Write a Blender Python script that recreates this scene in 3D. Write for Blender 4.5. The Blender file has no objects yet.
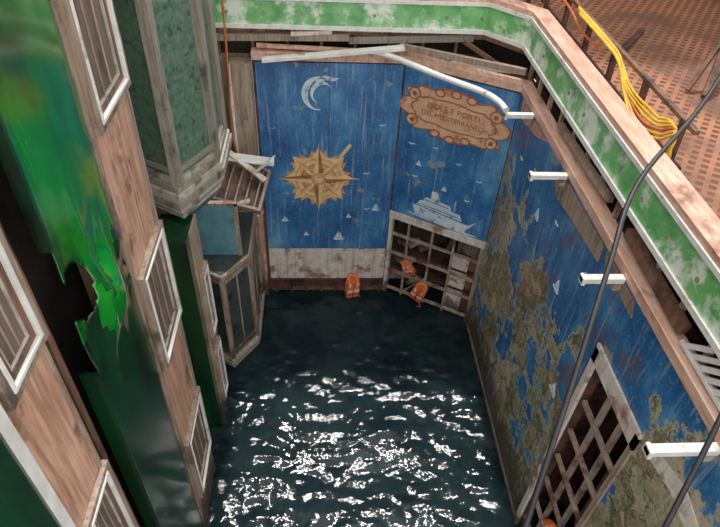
import bpy, bmesh, math, random
from mathutils import Vector, Matrix, noise, Euler
random.seed(4)

# ------------------------------------------------------------ helpers
def lin(c):
    return tuple(((v/255)/12.92 if v/255<=0.04045 else ((v/255+0.055)/1.055)**2.4) for v in c)+(1.0,)

class Frame:
    def __init__(s,o,u,n,v=(0,0,1)):
        s.o=Vector(o); s.u=Vector(u).normalized(); s.v=Vector(v).normalized(); s.n=Vector(n).normalized()
    def P(s,a,z,n=0): return s.o+s.u*a+s.v*z+s.n*n
W0=Frame((0,0,0),(1,0,0),(0,1,0))
FB=Frame((0,10.2,0),(1,0,0),(0,-1,0))
FD=Frame((1.53,10.2,0),(.866,-.5,0),(-.5,-.866,0))
FR=Frame((3.4,0,0),(0,1,0),(-1,0,0))
FL=Frame((-1.9,0,0),(0,1,0),(1,0,0))

class MB:
    def __init__(s,name): s.name=name; s.bm=bmesh.new(); s.m=[]
    def mi(s,m):
        if m not in s.m: s.m.append(m)
        return s.m.index(m)
    def face(s,vs,m,sm=False):
        try:
            f=s.bm.faces.new(vs); f.material_index=s.mi(m); f.smooth=sm; return f
        except ValueError: return None
    def hexa(s,p,m):
        v=[s.bm.verts.new(q) for q in p]
        for q in ((0,1,2,3),(7,6,5,4),(0,4,5,1),(1,5,6,2),(2,6,7,3),(3,7,4,0)): s.face([v[i] for i in q],m)
    def bf(s,F,a0,a1,z0,z1,n0,n1,m):
        s.hexa([F.P(a0,z0,n0),F.P(a1,z0,n0),F.P(a1,z1,n0),F.P(a0,z1,n0),F.P(a0,z0,n1),F.P(a1,z0,n1),F.P(a1,z1,n1),F.P(a0,z1,n1)],m)
    def box(s,x0,x1,y0,y1,z0,z1,m): s.bf(W0,x0,x1,z0,z1,y0,y1,m)
    def prism(s,poly,z0,z1,m,scale_bot=1.0,mtop=None):
        cx=sum(p[0] for p in poly)/len(poly); cy=sum(p[1] for p in poly)/len(poly)
        a=[s.bm.verts.new((cx+(x-cx)*scale_bot,cy+(y-cy)*scale_bot,z0)) for x,y in poly]
        b=[s.bm.verts.new((x,y,z1)) for x,y in poly]
        s.face(a[::-1],m); s.face(b,mtop or m)
        for i in range(len(poly)):
            j=(i+1)%len(poly); s.face([a[i],a[j],b[j],b[i]],m)
    def flat(s,F,pts,n0,n1,m):
        a=[s.bm.verts.new(F.P(x,z,n0)) for x,z in pts]; b=[s.bm.verts.new(F.P(x,z,n1)) for x,z in pts]
        s.face(a[::-1],m); s.face(b,m)
        for i in range(len(pts)):
            j=(i+1)%len(pts); s.face([a[i],a[j],b[j],b[i]],m)
    def ring(s,F,a0,a1,z0,z1,w,n0,n1,m):
        s.bf(F,a0,a1,z0,z0+w,n0,n1,m); s.bf(F,a0,a1,z1-w,z1,n0,n1,m)
        s.bf(F,a0,a0+w,z0+w,z1-w,n0,n1,m); s.bf(F,a1-w,a1,z0+w,z1-w,n0,n1,m)
    def beam(s,p,q,w,h,m):
        p=Vector(p);q=Vector(q); d=(q-p).normalized(); up=Vector((0,0,1))
        if abs(d.z)>.95: up=Vector((0,1,0))
        r=d.cross(up).normalized(); up=r.cross(d)
        c=[(-w/2,-h/2),(w/2,-h/2),(w/2,h/2),(-w/2,h/2)]
        s.hexa([p+r*a+up*b for a,b in c]+[q+r*a+up*b for a,b in c],m)
    def tube(s,pts,r,m,seg=8):
        pts=[Vector(p) for p in pts]; rings=[]; prev=None
        for i,p in enumerate(pts):
            d=(pts[min(i+1,len(pts)-1)]-pts[max(i-1,0)]).normalized()
            if prev is None:
                x=d.cross(Vector((0,0,1)) if abs(d.z)<.9 else Vector((0,1,0))).normalized()
            else: x=(prev-d*prev.dot(d)).normalized()
            prev=x; y=d.cross(x)
            rings.append([s.bm.verts.new(p+(x*math.cos(t)+y*math.sin(t))*r) for t in [2*math.pi*k/seg for k in range(seg)]])
        for a,b in zip(rings,rings[1:]):
            for k in range(seg): s.face([a[k],a[(k+1)%seg],b[(k+1)%seg],b[k]],m,True)
        s.face(rings[0][::-1],m); s.face(rings[-1],m)
    def sweep(s,path,prof,m):
        n=len(path); R=[]
        for i in range(n):
            ds=[]
            if i>0: ds.append(Vector((path[i][0]-path[i-1][0],path[i][1]-path[i-1][1])).normalized())
            if i<n-1: ds.append(Vector((path[i+1][0]-path[i][0],path[i+1][1]-path[i][1])).normalized())
            ns=[Vector((-d.y,d.x)) for d in ds]; k=sum(ns,Vector((0,0))).normalized(); k=k/k.dot(ns[0])
            R.append([s.bm.verts.new((path[i][0]+k.x*o,path[i][1]+k.y*o,z)) for o,z in prof])
        for a,b in zip(R,R[1:]):
            for q in range(len(prof)):
                w=(q+1)%len(prof); s.face([a[q],a[w],b[w],b[q]],m)
        s.face(R[0][::-1],m); s.face(R[-1],m)
    def done(s,bevel=0,xf=None,parent=None):
        bmesh.ops.recalc_face_normals(s.bm,faces=s.bm.faces)
        me=bpy.data.meshes.new(s.name); s.bm.to_mesh(me); s.bm.free()
        for m in s.m: me.materials.append(m)
        o=bpy.data.objects.new(s.name,me); bpy.context.collection.objects.link(o)
        if xf: o.matrix_world=xf
        if bevel:
            b=o.modifiers.new('b','BEVEL'); b.width=bevel; b.segments=2; b.limit_method='ANGLE'
        if parent: o.parent=parent
        return o

def smoothpath(pts,n=8):
    pts=[Vector(p) for p in pts]; out=[]
    P=[pts[0]*2-pts[1]]+pts+[pts[-1]*2-pts[-2]]
    for i in range(1,len(P)-2):
        for k in range(n):
            t=k/n; a,b,c,d=P[i-1],P[i],P[i+1],P[i+2]
            out.append(.5*((2*b)+(c-a)*t+(2*a-5*b+4*c-d)*t*t+(3*b-a-3*c+d)*t**3))
    out.append(pts[-1]); return out

# ------------------------------------------------------------ materials
def nt(name):
    m=bpy.data.materials.new(name); m.use_nodes=True; t=m.node_tree
    return m,t,t.nodes['Principled BSDF']
def N(t,k,**kw):
    n=t.nodes.new(k)
    for a,b in kw.items(): setattr(n,a,b)
    return n
def noi(t,sc,stretch=(1,1,1),detail=6,off=0):
    tc=N(t,'ShaderNodeTexCoord'); mp=N(t,'ShaderNodeMapping'); mp.inputs['Scale'].default_value=stretch
    mp.inputs['Location'].default_value=(off,off*.7,off*.3)
    t.links.new(tc.outputs['Object'],mp.inputs['Vector'])
    n=N(t,'ShaderNodeTexNoise'); n.inputs['Scale'].default_value=sc; n.inputs['Detail'].default_value=detail
    n.inputs['Roughness'].default_value=.65
    t.links.new(mp.outputs[0],n.inputs['Vector']); return n
def ramp(t,src,stops):
    r=N(t,'ShaderNodeValToRGB'); e=r.color_ramp.elements
    while len(e)<len(stops): e.new(.5)
    for el,(p,c) in zip(e,stops): el.position=p; el.color=c
    t.links.new(src,r.inputs[0]); return r
def g(v): return (v,v,v,1)
def mix(t,f,a,b):
    x=N(t,'ShaderNodeMix',data_type='RGBA')
    if isinstance(f,float): x.inputs[0].default_value=f
    else: t.links.new(f,x.inputs[0])
    for s,v in ((6,a),(7,b)):
        if isinstance(v,tuple): x.inputs[s].default_value=v
        else: t.links.new(v,x.inputs[s])
    return x.outputs[2]
def zgrime(t,col,z0,z1,gc,off=40,amt=.85):
    """water-line grime: real stain that climbs the wall from the flood level"""
    tc=N(t,'ShaderNodeTexCoord'); sp=N(t,'ShaderNodeSeparateXYZ'); t.links.new(tc.outputs['Object'],sp.inputs[0])
    mr=N(t,'ShaderNodeMapRange'); mr.inputs[1].default_value=z0; mr.inputs[2].default_value=z1
    mr.inputs[3].default_value=.45; mr.inputs[4].default_value=-.25; t.links.new(sp.outputs[2],mr.inputs[0])
    n=noi(t,3,(3,3,.8),8,off); ad=N(t,'ShaderNodeMath',operation='ADD'); t.links.new(n.outputs[0],ad.inputs[0]); t.links.new(mr.outputs[0],ad.inputs[1])
    r=ramp(t,ad.outputs[0],[(.5,g(0)),(.75,g(amt))]); return mix(t,r.outputs[0],col,lin(gc))
def M(name,c1,c2,sc=3,stretch=(1,1,1),rough=.6,dirt_glare=None,dthr=.6,dsc=1.3,bump=.2,metal=0,coat=0,off=0,grime=None,streak=None):
    m,t,b=nt(name)
    n=noi(t,sc,stretch,off=off); r=ramp(t,n.outputs[0],[(.35,lin(c1)),(.65,lin(c2))]); col=r.outputs[0]
    if dirt_glare:
        d=noi(t,dsc,tuple(min(1,x) for x in stretch),8,off+3); dr=ramp(t,d.outputs[0],[(dthr-.05,g(0)),(dthr+.05,g(1))])
        col=mix(t,dr.outputs[0],col,lin(dirt_glare))
    if streak:
        s=noi(t,3,(5,5,.25),6,off+8); sr=ramp(t,s.outputs[0],[(.52,g(0)),(.7,g(.75))]); col=mix(t,sr.outputs[0],col,lin(streak))
    if grime: col=zgrime(t,col,0,grime,(46,36,30))
    t.links.new(col,b.inputs['Base Color'])
    b.inputs['Roughness'].default_value=rough; b.inputs['Metallic'].default_value=metal
    b.inputs['Coat Weight'].default_value=coat; b.inputs['Coat Roughness'].default_value=.1
    if bump:
        bp=N(t,'ShaderNodeBump'); bp.inputs['Strength'].default_value=bump; bp.inputs['Distance'].default_value=.03
        t.links.new(n.outputs[0],bp.inputs['Height']); t.links.new(bp.outputs[0],b.inputs['Normal'])
    return m
WV=(6,6,.5)
pink=M('pink_wood',(222,176,150),(170,120,96),3,WV,.5,(104,74,58),.60,2.5,grime=1.5,streak=(120,84,66))
brownw=M('brown_wood',(134,94,72),(82,56,44),3,WV,.6,(46,34,28),.57,2)
tanw=M('tan_wood',(176,156,136),(126,106,90),4,WV,.5,(82,70,60),.60,2,grime=1.2,streak=(100,82,68))
gtan=M('weathered_moulding',(158,150,136),(112,106,96),6,WV,.5,(74,70,60),.6,3)
gtan2=M('pale_moulding',(196,188,176),(150,142,130),6,(1,1,1),.5,(90,84,76),.6,3)
hwood=M('rail_wood',(230,190,168),(192,140,116),3,(4,.6,4),.5,(146,98,76),.60,2)
white=M('white_paint',(240,241,238),(214,212,206),5,rough=.5,dirt_glare=(160,134,110),dthr=.64,dsc=3)
cream=M('cream_plaster',(232,224,214),(200,188,176),6,rough=.8,dirt_glare=(146,108,88),dthr=.58,dsc=2.5,streak=(150,122,102),grime=.6)
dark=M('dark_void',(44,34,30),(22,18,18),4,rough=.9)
rust=M('rusty_steel',(104,60,48),(58,36,32),5,rough=.8,dirt_glare=(32,24,24),dthr=.55,dsc=3)
rustd=M('rusted_interior',(82,52,42),(44,30,27),3,rough=.9,dirt_glare=(22,18,18),dthr=.52,dsc=2)
greyb=M('grey_brown_panel',(120,102,90),(80,66,60),4,WV,.6,(50,42,40),.6,2)
green=M('green_lacquer',(8,122,24),(3,66,18),1.0,(1,1,.5),.16,(6,36,16),.54,.9,bump=.05,coat=.7,streak=(6,50,18))
sheen_green=M('painted_sheen_green',(14,150,34),(6,100,26),2,(1,1,1),.14,bump=.06,coat=.8)  # same lacquer brightened: a specular sheen painted as colour
dgreen=M('dark_green_lacquer',(10,62,30),(8,36,24),1.6,(1,1,.4),.22,(14,22,20),.56,1.2,bump=.1,coat=.35,streak=(14,26,22))
marble=M('green_marble',(96,124,106),(62,90,76),12,rough=.3,dirt_glare=(42,66,56),dthr=.60,dsc=7,bump=.08)
fgreen=M('fascia_green',(128,196,122),(64,148,70),3,rough=.3,dirt_glare=(222,232,214),dthr=.54,dsc=2.0,bump=.1)  # whitish patches are overexposed glare painted into the green
bayp=M('bay_panel',(66,78,76),(44,54,54),8,rough=.4,dirt_glare=(28,34,34),dthr=.58,dsc=5)
teal=M('teal_glass_panel',(104,150,162),(76,122,136),3,rough=.3,dirt_glare=(56,80,86),dthr=.60,dsc=2)
orange=M('orange_nylon',(240,130,72),(220,96,48),8,rough=.7)
refl=M('reflective_tape',(240,236,230),(206,204,198),8,rough=.4)
black=M('black_rubber',(34,32,36),(20,19,22),8,rough=.5)
yellow=M('yellow_cable',(240,200,50),(216,160,34),6,rough=.5)
orcab=M('orange_cable',(214,112,56),(180,84,40),6,rough=.5)
steel=M('galvanised_steel',(184,166,150),(134,112,98),6,rough=.5,dirt_glare=(112,70,52),dthr=.56,dsc=3)
sun_y=M('compass_gold',(236,206,150),(214,174,112),7,rough=.6,dirt_glare=(150,140,120),dthr=.64,dsc=6)
sun_o=M('compass_ochre',(222,160,98),(194,128,76),7,rough=.6,dirt_glare=(140,126,110),dthr=.64,dsc=6)
cart=M('cartouche_sand',(230,184,146),(206,148,112),6,rough=.6,dirt_glare=(172,110,80),dthr=.6,dsc=5)
cartd=M('cartouche_umber',(168,100,70),(132,76,54),7,rough=.6)
mwhite=M('mural_white',(222,232,236),(176,202,218),9,rough=.6,dirt_glare=(90,136,176),dthr=.6,dsc=6,bump=0)
mline=M('mural_pale_blue',(78,132,180),(58,112,166),9,rough=.6,bump=0)

def mural(name,land):
    m,t,b=nt(name)
    n=noi(t,1.6,(1,1,.7),10); col=ramp(t,n.outputs[0],[(.3,lin((18,66,122))),(.48,lin((36,100,160))),(.6,lin((64,130,182))),(.72,lin((108,160,196)))]).outputs[0]
    fine=noi(t,22,(1,1,1),5,5); f=ramp(t,fine.outputs[0],[(.54,g(0)),(.68,g(.5))]); col=mix(t,f.outputs[0],col,lin((112,160,198)))
    if land:
        l=noi(t,1.0,(1,1,1),10,2.2); l.inputs['Roughness'].default_value=.66
        tc=N(t,'ShaderNodeTexCoord'); sp=N(t,'ShaderNodeSeparateXYZ'); t.links.new(tc.outputs['Object'],sp.inputs[0])
        mr=N(t,'ShaderNodeMapRange'); mr.inputs[1].default_value=5.4; mr.inputs[2].default_value=3.0
        mr.inputs[3].default_value=-.15; mr.inputs[4].default_value=.06; t.links.new(sp.outputs[2],mr.inputs[0])
        my=N(t,'ShaderNodeMapRange'); my.inputs[1].default_value=3.6; my.inputs[2].default_value=3.0
        my.inputs[3].default_value=0; my.inputs[4].default_value=.12; t.links.new(sp.outputs[1],my.inputs[0])
        ad=N(t,'ShaderNodeMath',operation='ADD'); t.links.new(l.outputs[0],ad.inputs[0]); t.links.new(mr.outputs[0],ad.inputs[1])
        a2=N(t,'ShaderNodeMath',operation='ADD'); t.links.new(ad.outputs[0],a2.inputs[0]); t.links.new(my.outputs[0],a2.inputs[1])
        ln=noi(t,4.2,(1,1,1),12,9); ln.inputs['Roughness'].default_value=.75
        lc=ramp(t,ln.outputs[0],[(.30,lin((30,54,42))),(.39,lin((70,100,66))),(.44,lin((150,142,104))),(.48,lin((54,80,56))),(.53,lin((204,184,150))),(.57,lin((150,100,74))),(.61,lin((84,96,66))),(.70,lin((222,212,190)))])
        vo=N(t,'ShaderNodeTexVoronoi'); vo.inputs['Scale'].default_value=2.6
        mpx=N(t,'ShaderNodeMapping'); t.links.new(tc.outputs['Object'],mpx.inputs[0]); wn_=noi(t,3,(1,1,1),4,17)
        vm=N(t,'ShaderNodeVectorMath',operation='ADD'); sc_=N(t,'ShaderNodeVectorMath',operation='SCALE'); sc_.inputs[3].default_value=.6
        t.links.new(wn_.outputs[1],sc_.inputs[0]); t.links.new(mpx.outputs[0],vm.inputs[0]); t.links.new(sc_.outputs[0],vm.inputs[1]); t.links.new(vm.outputs[0],vo.inputs['Vector'])
        bw=N(t,'ShaderNodeSeparateColor'); t.links.new(vo.outputs['Color'],bw.inputs[0])
        vc=ramp(t,bw.outputs[0],[(.15,lin((44,84,56))),(.4,lin((166,128,92))),(.65,lin((88,108,66))),(.9,lin((212,194,160)))])
        land_c=mix(t,.5,lc.outputs[0],vc.outputs[0])
        # small painted towns and roads
        tv=N(t,'ShaderNodeTexVoronoi'); tv.inputs['Scale'].default_value=9; t.links.new(vm.outputs[0],tv.inputs['Vector'])
        tr=ramp(t,tv.outputs['Distance'],[(.14,g(.8)),(.2,g(0))]); land_c=mix(t,tr.outputs[0],land_c,lin((206,176,140)))
        ed=N(t,'ShaderNodeTexVoronoi',feature='DISTANCE_TO_EDGE'); ed.inputs['Scale'].default_value=2.6; t.links.new(vm.outputs[0],ed.inputs['Vector'])
        er=ramp(t,ed.outputs['Distance'],[(.015,g(.8)),(.035,g(0))]); land_c=mix(t,er.outputs[0],land_c,lin((70,50,38)))
        edge=ramp(t,a2.outputs[0],[(.485,g(0)),(.503,g(.9)),(.525,g(0))]); mk=ramp(t,a2.outputs[0],[(.503,g(0)),(.512,g(1))])
        col=mix(t,mk.outputs[0],col,land_c); col=mix(t,edge.outputs[0],col,lin((176,180,152)))
        rn=noi(t,1.4,(1,1,1),8,52); rr=ramp(t,rn.outputs[0],[(.56,g(0)),(.66,g(.7))]); col=mix(t,rr.outputs[0],col,lin((112,78,56)))
    p=noi(t,2.2,(1,1,1),10,14); pr=ramp(t,p.outputs[0],[(.62,g(0)),(.66,g(.8))]); col=mix(t,pr.outputs[0],col,lin((158,150,140)))
    s=noi(t,3,(5,5,.35),6,20); sr=ramp(t,s.outputs[0],[(.58,g(0)),(.68,g(.5))]); col=mix(t,sr.outputs[0],col,lin((34,50,72)))
    s=noi(t,4,(5,5,.25),6,31); sr=ramp(t,s.outputs[0],[(.56,g(0)),(.72,g(.6))]); col=mix(t,sr.outputs[0],col,lin((176,192,200)))
    if land: col=zgrime(t,col,0,1.6,(58,48,38),44,.8)
    t.links.new(col,b.inputs['Base Color']); b.inputs['Roughness'].default_value=.42
    return m
mur=mural('sea_mural_paint',False); murL=mural('map_mural_paint',True)

def tiles():
    m,t,b=nt('lattice_carpet')
    tc=N(t,'ShaderNodeTexCoord'); mp=N(t,'ShaderNodeMapping'); mp.inputs['Rotation'].default_value=(0,0,.6)
    t.links.new(tc.outputs['Object'],mp.inputs[0])
    br=N(t,'ShaderNodeTexBrick'); br.offset=0; br.inputs['Scale'].default_value=1
    br.inputs['Brick Width'].default_value=.16; br.inputs['Row Height'].default_value=.16; br.inputs['Mortar Size'].default_value=.036
    br.inputs['Color1'].default_value=lin((84,46,34)); br.inputs['Color2'].default_value=lin((112,62,44)); br.inputs['Mortar'].default_value=lin((168,112,82))
    t.links.new(mp.outputs[0],br.inputs[0])
    d=noi(t,.9,off=4); dr=ramp(t,d.outputs[0],[(.42,g(0)),(.62,g(.85))])
    t.links.new(mix(t,dr.outputs[0],br.outputs[0],lin((104,70,54))),b.inputs['Base Color']); b.inputs['Roughness'].default_value=.8
    return m
carpet=tiles()
def watermat():
    m,t,b=nt('flood_water_surface')
    n=noi(t,1.0); r=ramp(t,n.outputs[0],[(.4,lin((14,28,32))),(.65,lin((28,44,46)))])
    t.links.new(r.outputs[0],b.inputs['Base Color']); b.inputs['Roughness'].default_value=.05; b.inputs['IOR'].default_value=1.33
    f=noi(t,22,detail=2); bp=N(t,'ShaderNodeBump'); bp.inputs['Strength'].default_value=.4; bp.inputs['Distance'].default_value=.012
    t.links.new(f.outputs[0],bp.inputs['Height']); t.links.new(bp.outputs[0],b.inputs['Normal'])
    return m
water=watermat()

# ------------------------------------------------------------ water
def make_water():
    nx,ny=240,380; x0,x1,y0,y1=-4.9,5.0,-2.0,10.58
    vs=[];fs=[]
    for j in range(ny+1):
        for i in range(nx+1):
            x=x0+(x1-x0)*i/nx; y=y0+(y1-y0)*j/ny
            z=.06*noise.noise(Vector((x*.8,y*1.2,0)))+.030*noise.noise(Vector((x*2.8+.6*y,y*4.4,3)))+.011*noise.noise(Vector((x*8,y*11,7)))
            vs.append((x,y,z))
    for j in range(ny):
        for i in range(nx):
            a=j*(nx+1)+i; fs.append((a,a+1,a+nx+2,a+nx+1))
    me=bpy.data.meshes.new('flood_water'); me.from_pydata(vs,[],fs); me.materials.append(water)
    for p in me.polygons: p.use_smooth=True
    o=bpy.data.objects.new('flood_water',me); bpy.context.collection.objects.link(o)
make_water()

# ------------------------------------------------------------ main walls
b=MB('wall_back'); b.bf(FB,-1.2,1.53,-1,5.68,-.15,0,rust)
b.bf(FB,-1.15,1.5,.37,1.28,0,.03,cream)
b.bf(FB,-1.15,1.5,.30,.38,0,.07,rust)
for k in range(8):
    x=-1.05+k*.35; b.bf(FB,x,x+.05,-.6,.3,0,.09,rust)
b.bf(FB,-1.15,1.5,.02,.08,0,.06,brownw)
b.done()

b=MB('wall_diagonal'); b.bf(FD,0,2.16,2.28,5.68,-.15,0,rust)
b.bf(FD,0,2.16,2.22,2.38,0,.06,cream)
b.bf(FD,0,.07,-1,2.22,-.1,.03,cream); b.bf(FD,2.08,2.16,-1,2.22,-.1,.03,tanw)
b.bf(FD,-.7,2.6,-1,2.6,-1.3,-1.2,rustd); b.bf(FD,-.1,-.04,-1,2.6,-1.2,-.1,rustd); b.bf(FD,2.16,2.22,-1,2.6,-1.2,-.15,rustd)
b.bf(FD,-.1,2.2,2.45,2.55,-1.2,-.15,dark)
b.done()

b=MB('wall_right')
b.bf(FR,4.42,9.1,-1,5.68,-.15,0,rust); b.bf(FR,-2,3.28,-1,5.68,-.15,0,rust); b.bf(FR,3.28,4.42,4.4,5.68,-.15,0,rust)
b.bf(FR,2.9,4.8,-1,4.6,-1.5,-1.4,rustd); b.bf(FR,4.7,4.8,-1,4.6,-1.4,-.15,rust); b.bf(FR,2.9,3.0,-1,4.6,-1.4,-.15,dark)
b.done()

# murals
b=MB('compass_rose_mural')
b.bf(FB,-1.15,.17,1.3,5.62,.001,.02,mur); b.bf(FB,.18,1.5,1.3,5.62,.001,.02,mur)
def star(F,cx,cz,r1,r2,n,rot,m,n0,n1):
    pts=[]
    for k in range(2*n):
        a=rot+math.pi*k/n; r=r1 if k%2==0 else r2
        pts.append((cx+r*math.cos(a),cz+r*math.sin(a)))
    b.flat(F,pts,n0,n1,m)
cx,cz=-.03,3.18
def disc(F,cx,cz,rx,rz,n0,n1,m,seg=36): b.flat(F,[(cx+rx*math.cos(2*math.pi*k/seg),cz+rz*math.sin(2*math.pi*k/seg)) for k in range(seg)],n0,n1,m)
def annulus(F,cx,cz,r0,r1,n0,n1,m,seg=40):
    for k in range(seg):
        a,c=2*math.pi*k/seg,2*math.pi*(k+1)/seg
        b.flat(F,[(cx+r0*math.cos(a),cz+r0*math.sin(a)),(cx+r1*math.cos(a),cz+r1*math.sin(a)),(cx+r1*math.cos(c),cz+r1*math.sin(c)),(cx+r0*math.cos(c),cz+r0*math.sin(c))],n0,n1,m)
star(FB,cx,cz,.68,.50,16,math.pi/16,sun_o,.02,.024)
star(FB,cx,cz,.72,.46,8,0,sun_y,.02,.027)
annulus(FB,cx,cz,.34,.53,.02,.030,sun_y); annulus(FB,cx,cz,.45,.475,.03,.034,sun_o); annulus(FB,cx,cz,.34,.36,.03,.034,cartd)
disc(FB,cx,cz,.34,.34,.02,.028,sun_o)
def ray(a,L,w,m1,m2,n1):
    d=(math.cos(a),math.sin(a)); q=(-d[1],d[0])
    b.flat(FB,[(cx,cz),(cx+d[0]*L*.2+q[0]*w,cz+d[1]*L*.2+q[1]*w),(cx+d[0]*L,cz+d[1]*L)],.028,n1,m1)
    b.flat(FB,[(cx,cz),(cx+d[0]*L,cz+d[1]*L),(cx+d[0]*L*.2-q[0]*w,cz+d[1]*L*.2-q[1]*w)],.028,n1,m2)
for k in range(8): ray(math.pi/8+k*math.pi/4,.42,.04,sun_y,cartd,.036)
for k in range(4): ray(math.pi/4+k*math.pi/2,.72,.08,sun_y,sun_o,.040)
for k in range(4): ray(k*math.pi/2,.84,.10,sun_y,cartd,.044)
annulus(FB,cx,cz,.09,.15,.044,.048,sun_o); disc(FB,cx,cz,.09,.09,.044,.05,sun_y,20)
b.flat(FB,[(cx+.44,cz+.46),(cx+.66,cz+.78),(cx+.60,cz+.82),(cx+.40,cz+.52)],.02,.03,sun_y)
def crescent(F,cx,cz,R,m,n0,n1,tilt):
    o=[];i_=[]
    for k in range(25):
        a=-2.0+4.0*k/24; o.append((R*math.cos(a),R*math.sin(a)))
    for k in range(25):
        a=2.0-4.0*k/24; i_.append((R*math.cos(a)*.72-R*.12,R*math.sin(a)*.93))
    pts=[]
    for x,z in o+i_[1:-1]:
        pts.append((cx+x*math.cos(tilt)-z*math.sin(tilt),cz+(x*math.sin(tilt)+z*math.cos(tilt))*1.1))
    b.flat(F,pts,n0,n1,m)
crescent(FB,-.04,5.04,.30,mwhite,.02,.03,math.pi*.92)
crescent(FB,.02,5.06,.20,mwhite,.02,.033,math.pi*.75)
b.flat(FB,[(-.1,5.30),(.08,5.39),(.34,5.34),(.26,5.29),(.10,5.31),(-.02,5.24)],.02,.03,mwhite)
for a in range(16):
    an=math.pi*a/8+.1
    dx,dz=math.cos(an),math.sin(an); L=min((1.3-(0 if dx>0 else .25))/abs(dx) if abs(dx)>.01 else 9,(2.3 if dz>0 else 1.8)/abs(dz) if abs(dz)>.01 else 9,2.6)
    p0=(cx+dx*.9,cz+dz*.9); p1=(cx+dx*L,cz+dz*L); w=.003
    b.flat(FB,[(p0[0]-dz*w,p0[1]+dx*w),(p1[0]-dz*w,p1[1]+dx*w),(p1[0]+dz*w,p1[1]-dx*w),(p0[0]+dz*w,p0[1]-dx*w)],.02,.024,mline)
def gull(F,x,z,s,m=mwhite,n=.02):
    b.flat(F,[(x-s,z+.1*s),(x-.5*s,z+.5*s),(x,z+.1*s),(x+.6*s,z+.55*s),(x+s,z+.2*s),(x+.5*s,z+.3*s),(x,z-.2*s),(x-.5*s,z+.25*s)],n,n+.01,m)
def sloop(F,x,z,s,n=.02):
    b.flat(F,[(x-s,z),(x+s,z),(x+.7*s,z-.35*s),(x-.7*s,z-.35*s)],n,n+.01,mwhite)
    b.flat(F,[(x-.05*s,z+.1*s),(x-.05*s,z+1.6*s),(x-.8*s,z+.1*s)],n,n+.01,mwhite); b.flat(F,[(x+.05*s,z+.1*s),(x+.05*s,z+1.4*s),(x+.6*s,z+.1*s)],n,n+.01,mwhite)
for x,z,s in ((-.75,2.1,.08),(.42,1.6,.13),(.62,2.2,.06),(-.3,1.7,.06),(1.2,2.4,.10)): sloop(FB,x,z,s)
for x,z,s in ((.95,3.3,.07),(1.2,4.4,.06),(-.9,4.3,.06),(1.0,2.4,.06)): gull(FB,x,z,s)
b.done()

b=MB('cartouche_ship_mural')
b.bf(FD,.02,2.14,2.38,5.62,.001,.02,mur)
def cartouche(cx,cz,W,H,m,n0,n1,lob=.05):
    pts=[]; K=120
    for k in range(K):
        a=2*math.pi*k/K; c,s_=math.cos(a),math.sin(a)
        x=math.copysign(abs(c)**.6,c)*W; z=math.copysign(abs(s_)**.6,s_)*H
        r=1+lob*math.cos(12*a)+lob*.6*math.sin(8*a+1)
        pts.append((cx+x*r,cz+z*r-.04*(x/W)))
    b.flat(FD,pts,n0,n1,m)
cartouche(1.04,4.88,.99,.46,cartd,.02,.030,.07)
cartouche(1.04,4.88,.955,.425,cart,.02,.036,.07)
cartouche(1.04,4.88,.79,.27,cartd,.02,.040,.04)
cartouche(1.04,4.88,.76,.24,cart,.02,.046,.04)
for sx in (-1,1):
    for dz in (-.27,.25):
        for r,m,n in ((.12,cartd,.05),(.095,cart,.054),(.045,cartd,.058)):
            disc(FD,1.04+sx*.78,4.88+dz-.03*sx,r,r,.02,n,m,18)
for x,dz in ((-.3,.4),(0,.44),(.3,.4),(-.3,-.4),(0,-.45),(.3,-.4)):
    for r,m,n in ((.075,cartd,.05),(.05,cart,.054)): disc(FD,1.04+x,4.88+dz,r*1.4,r,.02,n,m,14)
def lettering(txt,cx,z,size):
    cu=bpy.data.curves.new('lettering','FONT'); cu.body=txt; cu.size=size; cu.align_x='CENTER'; cu.extrude=.003; cu.resolution_u=2
    o=bpy.data.objects.new('lettering',cu); bpy.context.collection.objects.link(o)
    me=bpy.data.meshes.new_from_object(o.evaluated_get(bpy.context.evaluated_depsgraph_get()))
    vs=[b.bm.verts.new(FD.P(cx+v.co.x,z+v.co.y-.04*v.co.x,.05+v.co.z)) for v in me.vertices]
    for p in me.polygons: b.face([vs[i] for i in p.vertices],cartd)
    bpy.data.objects.remove(o); bpy.data.curves.remove(cu); bpy.data.meshes.remove(me)
lettering('ISOLE E PORTI',1.04,4.94,.16)
lettering('DEL MEDITERRANEO',1.04,4.78,.13)
sx,sz=1.14,2.70
def shp(pts,n1,m): b.flat(FD,[(sx+x*1.15,sz+z*1.35) for x,z in pts],.02,n1,m)
shp([(-.58,.03),(.5,-.05),(.64,.05),(.44,-.19),(-.5,-.13)],.03,mwhite)
shp([(-.5,.05),(.38,-.01),(.32,.09),(-.44,.14)],.034,mwhite)
shp([(-.38,.15),(.16,.11),(.12,.19),(-.34,.22)],.036,mwhite)
shp([(-.24,.23),(-.08,.22),(-.12,.36),(-.24,.36)],.038,mwhite)
shp([(.2,.1),(.215,.1),(.215,.3),(.2,.3)],.032,mwhite)
shp([(-.45,.075),(.3,.03),(.3,.045),(-.45,.09)],.04,mline)
shp([(-.35,.175),(.1,.145),(.1,.16),(-.35,.19)],.042,mline)
shp([(-.66,-.14),(.7,-.20),(.5,-.23),(-.5,-.17)],.028,mwhite)
for x,z,s in ((.3,4.1,.07),(.8,4.15,.05),(1.3,3.95,.06),(1.75,3.7,.06),(.45,3.4,.06),(1.6,3.2,.06)): gull(FD,x,z,s)
for x,z,s in ((.5,3.7,.06),(1.1,3.3,.06)): sloop(FD,x,z,s)
b.done()

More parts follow.
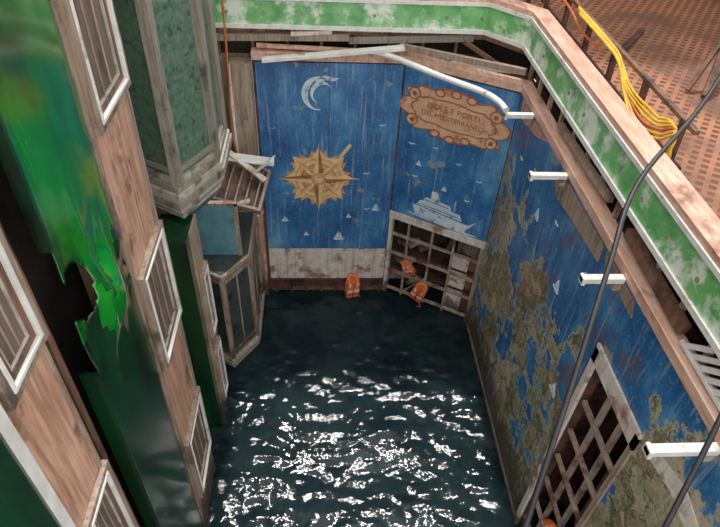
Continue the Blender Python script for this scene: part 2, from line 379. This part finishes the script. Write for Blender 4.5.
b=MB('map_mural')
b.bf(FR,4.42,9.08,-.5,5.62,.001,.02,murL); b.bf(FR,-2,3.28,-.5,5.62,.001,.02,murL); b.bf(FR,3.28,4.42,4.58,5.62,.001,.02,murL)
for x,z,s in ((8.4,4.8,.07),(7.7,5.0,.07),(6.5,4.9,.07),(5.3,5.0,.07)): gull(FR,x,z,s)
for x,z,s in ((7.2,4.5,.11),(5.9,4.2,.11),(5.0,3.0,.12)): sloop(FR,x,z,s)
b.bf(FR,3.22,3.3,-.5,4.6,0.001,.05,tanw); b.bf(FR,4.4,4.5,-.5,4.6,0.001,.05,cream); b.bf(FR,3.22,4.5,4.38,4.66,0.001,.05,cream)
b.bf(FR,4.52,9.0,.0,.07,.021,.05,cream)
b.flat(FR,[(6.7,5.2),(6.1,5.28),(5.2,5.35),(5.2,5.6),(6.7,5.58),(7.0,5.4)],.021,.035,tanw)
b.flat(FR,[(5.0,5.45),(4.2,5.42),(4.3,5.6),(5.1,5.6)],.021,.04,tanw)
b.flat(FR,[(8.9,5.3),(8.0,5.45),(7.6,5.6),(8.95,5.6)],.021,.035,pink)
b.flat(FR,[(3.1,4.75),(2.5,4.95),(1.9,4.8),(2.0,4.62),(2.6,4.7),(3.0,4.6)],.021,.03,cream)
b.done()

# steel grid gates
b=MB('steel_grid_gate')
for s_ in (.45,1.0,1.5): b.bf(FD,s_-.022,s_+.022,-.8,2.22,-.08,-.02,steel)
for z in (.1,.65,1.2,1.75): b.bf(FD,.07,2.08,z-.02,z+.02,-.07,.0,steel)
b.bf(FD,1.5,1.86,-.3,1.6,-.28,-.18,cream); b.bf(FD,1.88,2.08,-.4,2.0,-.35,-.25,brownw)
b.bf(FD,1.55,2.05,1.7,2.2,-.3,-.2,greyb)
b.beam(FD.P(.5,.1,-.1),FD.P(1.0,.75,-.1),.03,.03,steel); b.beam(FD.P(.1,1.3,-.4),FD.P(1.2,.2,-.6),.08,.05,brownw)
b.beam(FD.P(.9,-.1,-.5),FD.P(1.3,1.6,-.7),.1,.04,greyb); b.beam(FD.P(.2,.3,-.7),FD.P(.4,2.0,-.9),.12,.05,brownw)
for z in (.65,1.2): b.beam(FD.P(.1,z,-.4),FD.P(2.0,z+.03,-.4),.5,.04,rustd)
for k in range(9):
    s0=random.uniform(.15,1.4); zz=random.choice((.12,.69,1.24)); b.beam(FD.P(s0,zz+.08,-.3),FD.P(s0+random.uniform(.1,.35),zz+random.uniform(.08,.3),-.4),.12,.1,random.choice((tanw,greyb,cream,brownw)))
b.done()
b=MB('steel_grid_gate')
for s_ in (3.66,4.02): b.bf(FR,s_-.03,s_+.03,-.8,4.4,-.12,-.06,steel)
for k in range(7): z=.3+k*.66; b.bf(FR,3.3,4.4,z-.025,z+.025,-.1,-.04,steel)
b.bf(FR,3.3,3.6,1.8,3.4,-.3,-.2,greyb)
b.done()

# ------------------------------------------------------------ rim + parapet
wp=[(-1.2,10.2),(1.53,10.2),(3.4,9.12),(3.4,-2)]
pp=[(-3.4,10.2),(2.85,10.2),(3.4,9.6),(3.4,-2)]
b=MB('trim_1'); b.sweep(wp,[(-.05,5.66),(.12,5.66),(.12,5.82),(-.05,5.79)],hwood); b.done()
b=MB('trim_2')
b.sweep(pp,[(.38,5.6),(.45,5.6),(.45,5.9),(.38,5.9)],dark)
b.sweep(pp,[(.30,5.88),(.36,5.88),(.36,6.19),(.30,6.19)],dark)
b.sweep(wp,[(.12,5.6),(.5,5.6),(.5,5.66),(.12,5.66)],rust)
b.prism([(1.6,10.25),(3.45,9.2),(3.7,9.3),(3.7,10.6),(1.6,10.6)],5.6,5.68,rust)
y=9.3
while y>-1.5:
    b.box(3.5,3.56,y,y+.05,5.66,6.19,steel); y-=.55
x=-3.0
while x<2.8:
    b.box(x,x+.05,10.32,10.38,5.66,6.19,brownw); x+=.6
b.done()
b=MB('atrium_parapet')
b.sweep(pp,[(-.03,6.2),(.36,6.2),(.36,6.27),(-.03,6.27)],white)
b.sweep(pp,[(0,6.27),(.06,6.27),(.10,6.66),(.04,6.66)],fgreen)
b.sweep(pp,[(.0,6.66),(.14,6.66),(.14,6.72),(.0,6.72)],white)
b.sweep(pp,[(.02,6.72),(.3,6.72),(.3,6.8),(.02,6.8)],hwood)
b.sweep(pp,[(.26,6.0),(.32,6.0),(.32,6.72),(.26,6.72)],pink)
def rosette(p,n):
    p=Vector(p);n=Vector(n)
    b.tube([p,p+n*.02],.06,white,14); b.tube([p,p+n*.028],.03,gtan,12)
y=9.3
while y>-1: rosette((3.44,y,6.45),(-1,0,0.08)); y-=.62
x=-2.8
while x<2.8: rosette((x,10.24,6.45),(0,-1,.08)); x+=.62
b.done()

b=MB('deck_floor')
b.box(3.76,9,-2,14,5.9,5.99,carpet); b.box(-4.5,3.76,10.58,14,5.9,5.99,carpet); b.done()
b=MB('wall_unseen_reflection'); b.box(-6,9,13.2,13.4,5.9,16,brownw); b.done()  # added out of view so the water reflects dark instead of sky
b=MB('wall_deck_side'); b.box(9,9.2,-2,13.2,5.9,9.5,brownw); b.done()

for y,x0 in ((2.49,2.72),(4.57,2.86),(6.6,2.83),(8.3,2.88)):
    b=MB('bracket_strut'); b.box(x0,3.345,y-.045,y+.045,5.62,5.69,white); b.box(x0,x0+.04,y-.055,y+.055,5.60,5.70,white)
    b.box(3.25,3.345,y-.03,y+.03,5.5,5.62,steel); b.done(.006)
b=MB('bent_pipe_rail'); b.tube(smoothpath([(.9,10.1,5.88),(1.29,9.9,5.86),(1.99,9.25,5.84),(2.57,8.78,5.82),(2.80,8.5,5.79),(2.88,8.26,5.76)]),.05,white,12); b.done()
b=MB('broken_plank'); b.beam((-1.0,9.98,5.74),(1.46,10.06,5.98),.16,.05,white); b.done()
b=MB('timber_beam'); b.beam((-1.9,10.3,6.0),(.5,10.28,6.06),.1,.12,tanw); b.beam((.5,10.3,6.0),(2.7,10.3,6.1),.1,.12,gtan)
b.beam((1.4,10.2,5.95),(3.4,9.2,5.97),.08,.1,tanw); b.beam((-.5,10.2,6.12),(.2,10.25,6.16),.1,.06,cream)
b.beam((-1.1,10.22,5.9),(.9,10.2,5.84),.06,.06,hwood); b.beam((2.3,9.9,5.78),(3.35,9.4,5.9),.05,.1,white); b.beam((2.5,10.1,6.1),(3.3,9.5,5.78),.04,.07,brownw); b.done()
b=MB('louvre_slats')
for k in range(6): b.beam((3.42,3.45-k*.13,5.86),(3.42,3.15-k*.13,6.14),.03,.05,white)
b.beam((3.42,3.5,5.86),(3.42,2.2,5.86),.04,.04,white); b.done()
b=MB('broken_timber'); b.beam((3.47,5.0,5.97),(3.47,3.6,5.91),.1,.12,brownw); b.beam((3.46,7.5,5.93),(3.47,5.6,5.98),.08,.08,tanw); b.done()

b=MB('deck_rail')
for k in range(8):
    y=5.6+k*1.0; b.beam((4.0,y,6.0),(4.0,y+.08,7.02),.07,.07,rust)
b.beam((4.0,5.4,7.0),(4.0,13.1,7.04),.06,.05,brownw)
b.beam((4.0,5.4,6.55),(4.0,13.1,6.58),.035,.035,rust); b.done()
b=MB('yellow_cable')
for k in range(6):
    ox=3.93-k*.018; ya=7.5-.06*k; L=1.75
    pts=[(ox,ya+1.6,7.06),(ox,ya+.6,7.05)]
    for q in range(0,7):
        t=q/6; pts.append((ox+.015*math.sin(q*2+k),ya-L*t,7.02-(.16+.04*k)*math.sin(t*math.pi)**.8-.1*t))
    pts.append((ox,5.55,6.6-.06*k)); b.tube(smoothpath(pts,6),.017,yellow if k!=3 else orcab,8)
b.done()
b=MB('orange_cable'); b.tube(smoothpath([(3.9,12.8,6.98),(3.89,11,6.9),(3.9,9.6,6.97),(3.88,8.6,6.86),(3.87,7.8,6.9)],6),.018,orcab,8); b.done()
b=MB('orange_hanging_cable'); b.tube(smoothpath([(-1.53,9.7,7.6),(-1.53,9.7,6.6),(-1.56,9.72,5.5),(-1.6,9.74,4.6),(-1.55,9.75,3.9)]),.018,orcab,8); b.done()
b=MB('black_cable'); b.tube(smoothpath([(4.6,6.2,9.3),(3.6,4.9,7.86),(2.71,4.07,7.28),(2.31,3.39,6.93),(1.87,2.56,6.41),(1.47,1.81,5.8),(1.2,1.2,4.9),(1.0,.8,2),(1,.7,.02)]),.022,black,10); b.done()
b=MB('black_cable'); b.tube(smoothpath([(3.4,2.9,6.85),(2.9,2.25,6.2),(2.45,1.7,5.6),(2.2,1.3,4.6),(2.1,1.2,2),(2.1,1.2,.02)]),.022,black,10); b.done()
b=MB('leaning_post'); b.beam((6.0,8.3,6.03),(6.6,9.3,7.5),.12,.12,brownw); b.beam((5.8,8.5,6.03),(6.4,8.95,6.95),.07,.07,brownw); b.beam((6.4,7.5,6.06),(7.3,9.5,6.06),.14,.1,brownw); b.beam((5.0,9.6,6.05),(6.1,11,6.05),.12,.06,rust); b.done(.005)

# ------------------------------------------------------------ left side
b=MB('wall_left')
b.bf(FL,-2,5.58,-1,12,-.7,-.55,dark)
b.bf(FL,4.46,5.55,-1,12,-.5,0,pink)
b.bf(FL,5.46,5.56,-1,12,0,.02,tanw); b.bf(FL,4.42,4.48,-1,12,-.1,.02,tanw)
b.bf(FL,2.12,2.72,-1,12,-.5,0,pink); b.bf(FL,2.04,2.13,-1,12,-.1,.02,white); b.bf(FL,2.70,2.74,-1,12,-.5,.02,tanw)
b.bf(FL,-2,2.04,-1,12,-.1,0,dgreen)
b.bf(FL,2.74,3.2,-1,12,-.45,-.40,rustd); b.bf(FL,2.98,3.06,-1,12,-.4,-.12,brownw)
b.bf(FL,3.22,3.26,7.2,12,-.06,.03,dgreen); b.bf(FL,3.22,3.26,-1,5.8,-.16,.01,dgreen)
b.done()
bm=bmesh.new(); cols=34; y0,y1=3.26,4.44; z0,z1=-.8,12; rows=340; V={}
def prof(y,z):
    e=math.exp(-(((y-3.85)/.26)**2+((z-6.2)/.36)**2)); e2=math.exp(-(((z-6.3)/.6)**2))
    fold=.08*math.exp(-(((y-3.62-.12*(z-6.3))/.07)**2))*e2
    return -1.9+.02*math.sin((y-y0)/(y1-y0)*math.pi)+.14*e+fold+e2*.06*noise.noise(Vector((y*5,z*2.5,1)))+.012*noise.noise(Vector((y*1.5,z*.8,5)))
for j in range(rows+1):
    for i in range(cols+1):
        y=y0+(y1-y0)*i/cols; z=z0+(z1-z0)*j/rows
        V[i,j]=bm.verts.new((prof(y,z),y,z))
for j in range(rows):
    for i in range(cols):
        y=y0+(y1-y0)*(i+.5)/cols; z=z0+(z1-z0)*(j+.5)/rows
        h=((y-3.38)/.19)**2+((z-6.62)/.30)**2+.5*noise.noise(Vector((y*6,z*4,2)))
        h2=((y-4.34)/.10)**2+((z-5.98)/.12)**2+.5*noise.noise(Vector((y*8,z*6,8)))
        if h<1 or h2<1: continue
        f=bm.faces.new([V[i,j],V[i+1,j],V[i+1,j+1],V[i,j+1]]); f.smooth=True
        k=z+.5*noise.noise(Vector((y*5,0,3)))
        f.material_index=2 if (5.9<k<6.5 and 3.5<y<4.15) else (0 if k>6.4 else 1)  # third slot paints the bright sheen on the torn bulge
for v in [v for v in bm.verts if not v.link_faces]: bm.verts.remove(v)
me=bpy.data.meshes.new('torn_green_panel'); bm.to_mesh(me); bm.free(); me.materials.append(green); me.materials.append(dgreen); me.materials.append(sheen_green)
o=bpy.data.objects.new('torn_green_panel',me); bpy.context.collection.objects.link(o)
o.modifiers.new('s','SOLIDIFY').thickness=.015

wn=[0]
def window(ya,yb,za,zb,F=FL,d=1.0,w=.07):
    wn[0]+=1; b=MB('window_%d'%wn[0])
    b.bf(F,ya+.05,yb-.05,za+.05,zb-.05,.001,.015,greyb)
    b.ring(F,ya,yb,za,zb,w,.001,.09*d,tanw); b.ring(F,ya+w,yb-w,za+w,zb-w,w*.5,.001,.105*d,white)
    b.ring(F,ya+w*1.5,yb-w*1.5,za+w*1.5,zb-w*1.5,w*.8,.001,.06*d,brownw)
    b.ring(F,ya+w*2.3,yb-w*2.3,za+w*2.3,zb-w*2.3,w*.3,.001,.05*d,gtan2)
    n=3; iw=(yb-ya-w*5.2)
    for k in range(1,n): y=ya+w*2.6+iw*k/n; b.bf(F,y-.01,y+.01,za+w*2.6,zb-w*2.6,.015,.04*d,tanw)
    b.done(.005)
for k in range(4): window(4.52,5.54,.97+3.2*k,2.5+3.2*k,FL,.8)
for k in range(-1,3): window(2.16,2.78,6.85+3.2*k,6.85+1.55+3.2*k,FL,.6)

def sc(poly,s):
    cx=sum(p[0] for p in poly)/len(poly); cy=sum(p[1] for p in poly)/len(poly)
    return [(cx+(x-cx)*s,cy+(y-cy)*s) for x,y in poly]
U=[(-2.72,7.30),(-1.95,6.82),(-1.50,7.68),(-1.50,8.6),(-2.72,8.9)]
b=MB('bay_window')
b.prism(sc(U,.88),5.25,12,marble)
for i in range(5):
    p=sc(U,.89)[i]; b.prism([(p[0]-.08,p[1]-.05),(p[0]+.05,p[1]-.08),(p[0]+.08,p[1]+.05),(p[0]-.05,p[1]+.08)],5.25,12,gtan)
for k,(s_,z0,z1) in enumerate(((.95,5.24,5.32),(1.01,5.14,5.24),(1.06,5.05,5.14),(1.11,4.93,5.05),(1.06,4.85,4.93),(1.0,4.76,4.85),(.95,4.68,4.76))):
    b.prism(sc(U,s_),z0,z1,gtan if k%2 else gtan2)
b.prism(sc(U,.92),4.42,4.68,dgreen,.72)
P=sc(U,.895)
for i,j in ((0,1),(1,2)): b.beam(P[i]+(5.42,),P[j]+(5.42,),.05,.06,gtan)
b.done()

b=MB('green_column'); b.box(-2.35,-1.87,6.42,7.08,-1,4.6,dgreen)
b.box(-1.87,-1.84,6.62,7.1,-1,4.6,tanw)
b.done()
FC=Frame((-1.84,0,0),(0,1,0),(1,0,0))
for z in (.5,2.3): window(6.66,7.08,z,z+1.4,FC,.7,.045)

L=[(-2.4,8.25),(-1.78,7.85),(-1.33,8.5),(-1.33,9.85),(-2.4,9.85)]
b=MB('bay_window')
b.prism(sc(L,.95),.2,2.5,bayp)
LL=sc(L,.96)
for p in LL[:4]: b.prism([(p[0]-.05,p[1]-.04),(p[0]+.04,p[1]-.05),(p[0]+.05,p[1]+.04),(p[0]-.04,p[1]+.05)],.2,2.5,tanw)
for i,j in ((0,1),(1,2),(2,3)):
    p,q=LL[i],LL[j]
    for z in (.42,2.4): b.beam((p[0],p[1],z),(q[0],q[1],z),.07,.08,tanw)
    c=((p[0]+q[0])/2,(p[1]+q[1])/2); b.beam((c[0],c[1],.4),(c[0],c[1],2.4),.03,.03,tanw)
for k,(s_,z0,z1) in enumerate(((1.0,.28,.34),(1.05,.2,.28),(1.09,.12,.2),(1.04,.04,.12),(1.0,-.3,.04))): b.prism(sc(L,s_),z0,z1,gtan2 if k%2 else gtan)
b.prism(sc(L,1.03),2.5,2.58,tanw); b.prism(sc(L,.94),2.58,2.6,bayp)
b.done()
b=MB('teal_panel'); b.box(-2.4,-1.5,8.45,8.5,2.61,3.75,teal); b.box(-1.52,-1.46,8.43,8.52,2.61,3.8,tanw); b.box(-2.4,-1.46,8.43,8.52,3.75,3.81,tanw); b.done()

b=MB('wall_back_left_light_block'); b.box(-5,-1.2,10.6,10.7,-1,5.88,tanw); b.box(-5,-4.9,5,10.6,-1,12,dark); b.box(-4.9,-2.75,5.6,5.7,-1,12,dark)  # dark boxes are added to stop world light leaking in behind the left side
b.done()
b=MB('wood_pilaster'); b.box(-1.72,-1.3,9.95,10.35,-1,3.3,tanw); b.box(-1.3,-1.21,10.0,10.3,-1,3.0,pink)
b.box(-1.6,-1.22,10.1,10.4,3.3,5.6,tanw)
b.box(-1.75,-1.27,9.9,10.38,2.4,2.5,white); b.box(-1.62,-1.58,10.06,10.1,3.3,5.6,white); b.box(-2.1,-1.95,10.2,10.4,-1,5.6,cream)
b.beam((-1.25,10.1,2.2),(-1.22,9.92,.7),.05,.03,pink); b.done()
b=MB('smashed_cabinet')
F=Frame((-1.42,9.2,3.62),(.9,-.1,-.22),(.08,-.55,.83),(.2,.8,.5))
b.bf(F,-.6,.42,-.42,.42,-.05,.0,brownw); b.ring(F,-.6,.42,-.42,.42,.05,0,.16,tanw)
for k in range(5): b.bf(F,-.45+k*.18,-.42+k*.18,-.37,.37,0,.12,tanw)
b.beam((-1.85,9.35,4.22),(-.85,9.4,4.05),.24,.03,white); b.beam((-1.75,9.4,4.35),(-1.0,9.1,3.85),.12,.03,cream)
b.beam((-1.15,9.3,3.95),(-.85,9.2,4.25),.22,.03,white); b.beam((-1.8,9.4,3.0),(-1.45,9.6,3.8),.12,.04,tanw)
b.beam((-1.7,8.9,3.5),(-1.1,9.15,3.1),.12,.04,pink); b.beam((-1.5,9.2,3.2),(-1.3,9.8,2.9),.1,.05,brownw)
b.beam((-1.9,8.9,3.35),(-1.3,8.95,3.5),.1,.04,white)
b.done()

# ------------------------------------------------------------ life jackets
def life_jacket(loc,rot,s=1):
    b=MB('life_jacket'); F=Frame((0,0,0),(1,0,0),(0,-1,0))
    for sg in (-1,1):
        b.flat(F,[(sg*x,z) for x,z in [(.02,0),(.2,0),(.23,.12),(.2,.34),(.22,.5),(.17,.6),(.09,.6),(.08,.45),(.02,.32)]],.04,.13,orange)
        b.bf(F,min(sg*.03,sg*.205),max(sg*.03,sg*.205),.2,.28,.125,.138,refl)
        b.bf(F,min(sg*.1,sg*.16),max(sg*.1,sg*.16),.42,.56,.125,.138,refl)
    b.flat(F,[(-.2,0),(.2,0),(.22,.4),(.19,.62),(-.19,.62),(-.22,.4)],-.1,-.02,orange)
    b.tube([(-.15,-.05,.58),(-.16,.02,.66),(-.09,.08,.71),(.0,.1,.72),(.09,.08,.71),(.16,.02,.66),(.15,-.05,.58)],.06,orange,10)
    b.bf(F,-.235,.235,.1,.13,-.11,.142,black); b.bf(F,-.035,.035,.09,.14,.14,.155,black)
    for sg in (-1,1): b.bf(F,sg*.2-.03,sg*.2+.03,.2,.5,-.05,.06,orange)
    b.tube(smoothpath([(.1,-.1,.1),(.28,-.16,-.02),(.3,-.12,-.18),(.2,-.1,-.26)]),.014,orange,6)
    xf=Matrix.Translation(loc)@Euler(rot).to_matrix().to_4x4()@Matrix.Scale(s,4)
    return b.done(.012,xf)
life_jacket((.74,9.96,.02),(-.12,.12,.35),.72)
life_jacket((2.24,9.68,.22),(.1,.3,-.6),.68)
life_jacket((2.10,9.80,.88),(.2,-.6,-.6),.48)
life_jacket((3.5,3.9,1.0),(.2,.6,-1.4),.6)

# ------------------------------------------------------------ light, world, camera
w=bpy.data.worlds.new('World'); bpy.context.scene.world=w; w.use_nodes=True
bg=w.node_tree.nodes['Background']; bg.inputs[0].default_value=(1,.98,.94,1); bg.inputs[1].default_value=1.3
s=bpy.data.lights.new('sun','SUN'); s.energy=2.4; s.angle=math.radians(3); s.color=(1,.97,.92)
so=bpy.data.objects.new('sun',s); bpy.context.collection.objects.link(so)
d=Vector((.03,math.cos(math.radians(70)),math.sin(math.radians(70))))
so.rotation_euler=d.to_track_quat('Z','Y').to_euler(); so.location=d*20

c=bpy.data.cameras.new('camera'); co=bpy.data.objects.new('camera',c); bpy.context.collection.objects.link(co)
c.sensor_width=36; c.lens=29.5; c.sensor_fit='HORIZONTAL'; c.clip_start=.05
f=Vector((.0676,.7411,-.6675)).normalized(); r=Vector((.9977,-.0502,.0453)); r=(r-f*r.dot(f)).normalized(); u=r.cross(f)
mt=Matrix((r,u,-f)).transposed().to_4x4(); mt.translation=Vector((0,0,10)); co.matrix_world=mt
bpy.context.scene.camera=co
vs=bpy.context.scene.view_settings; vs.view_transform='Standard'; vs.exposure=.2; vs.gamma=1.14
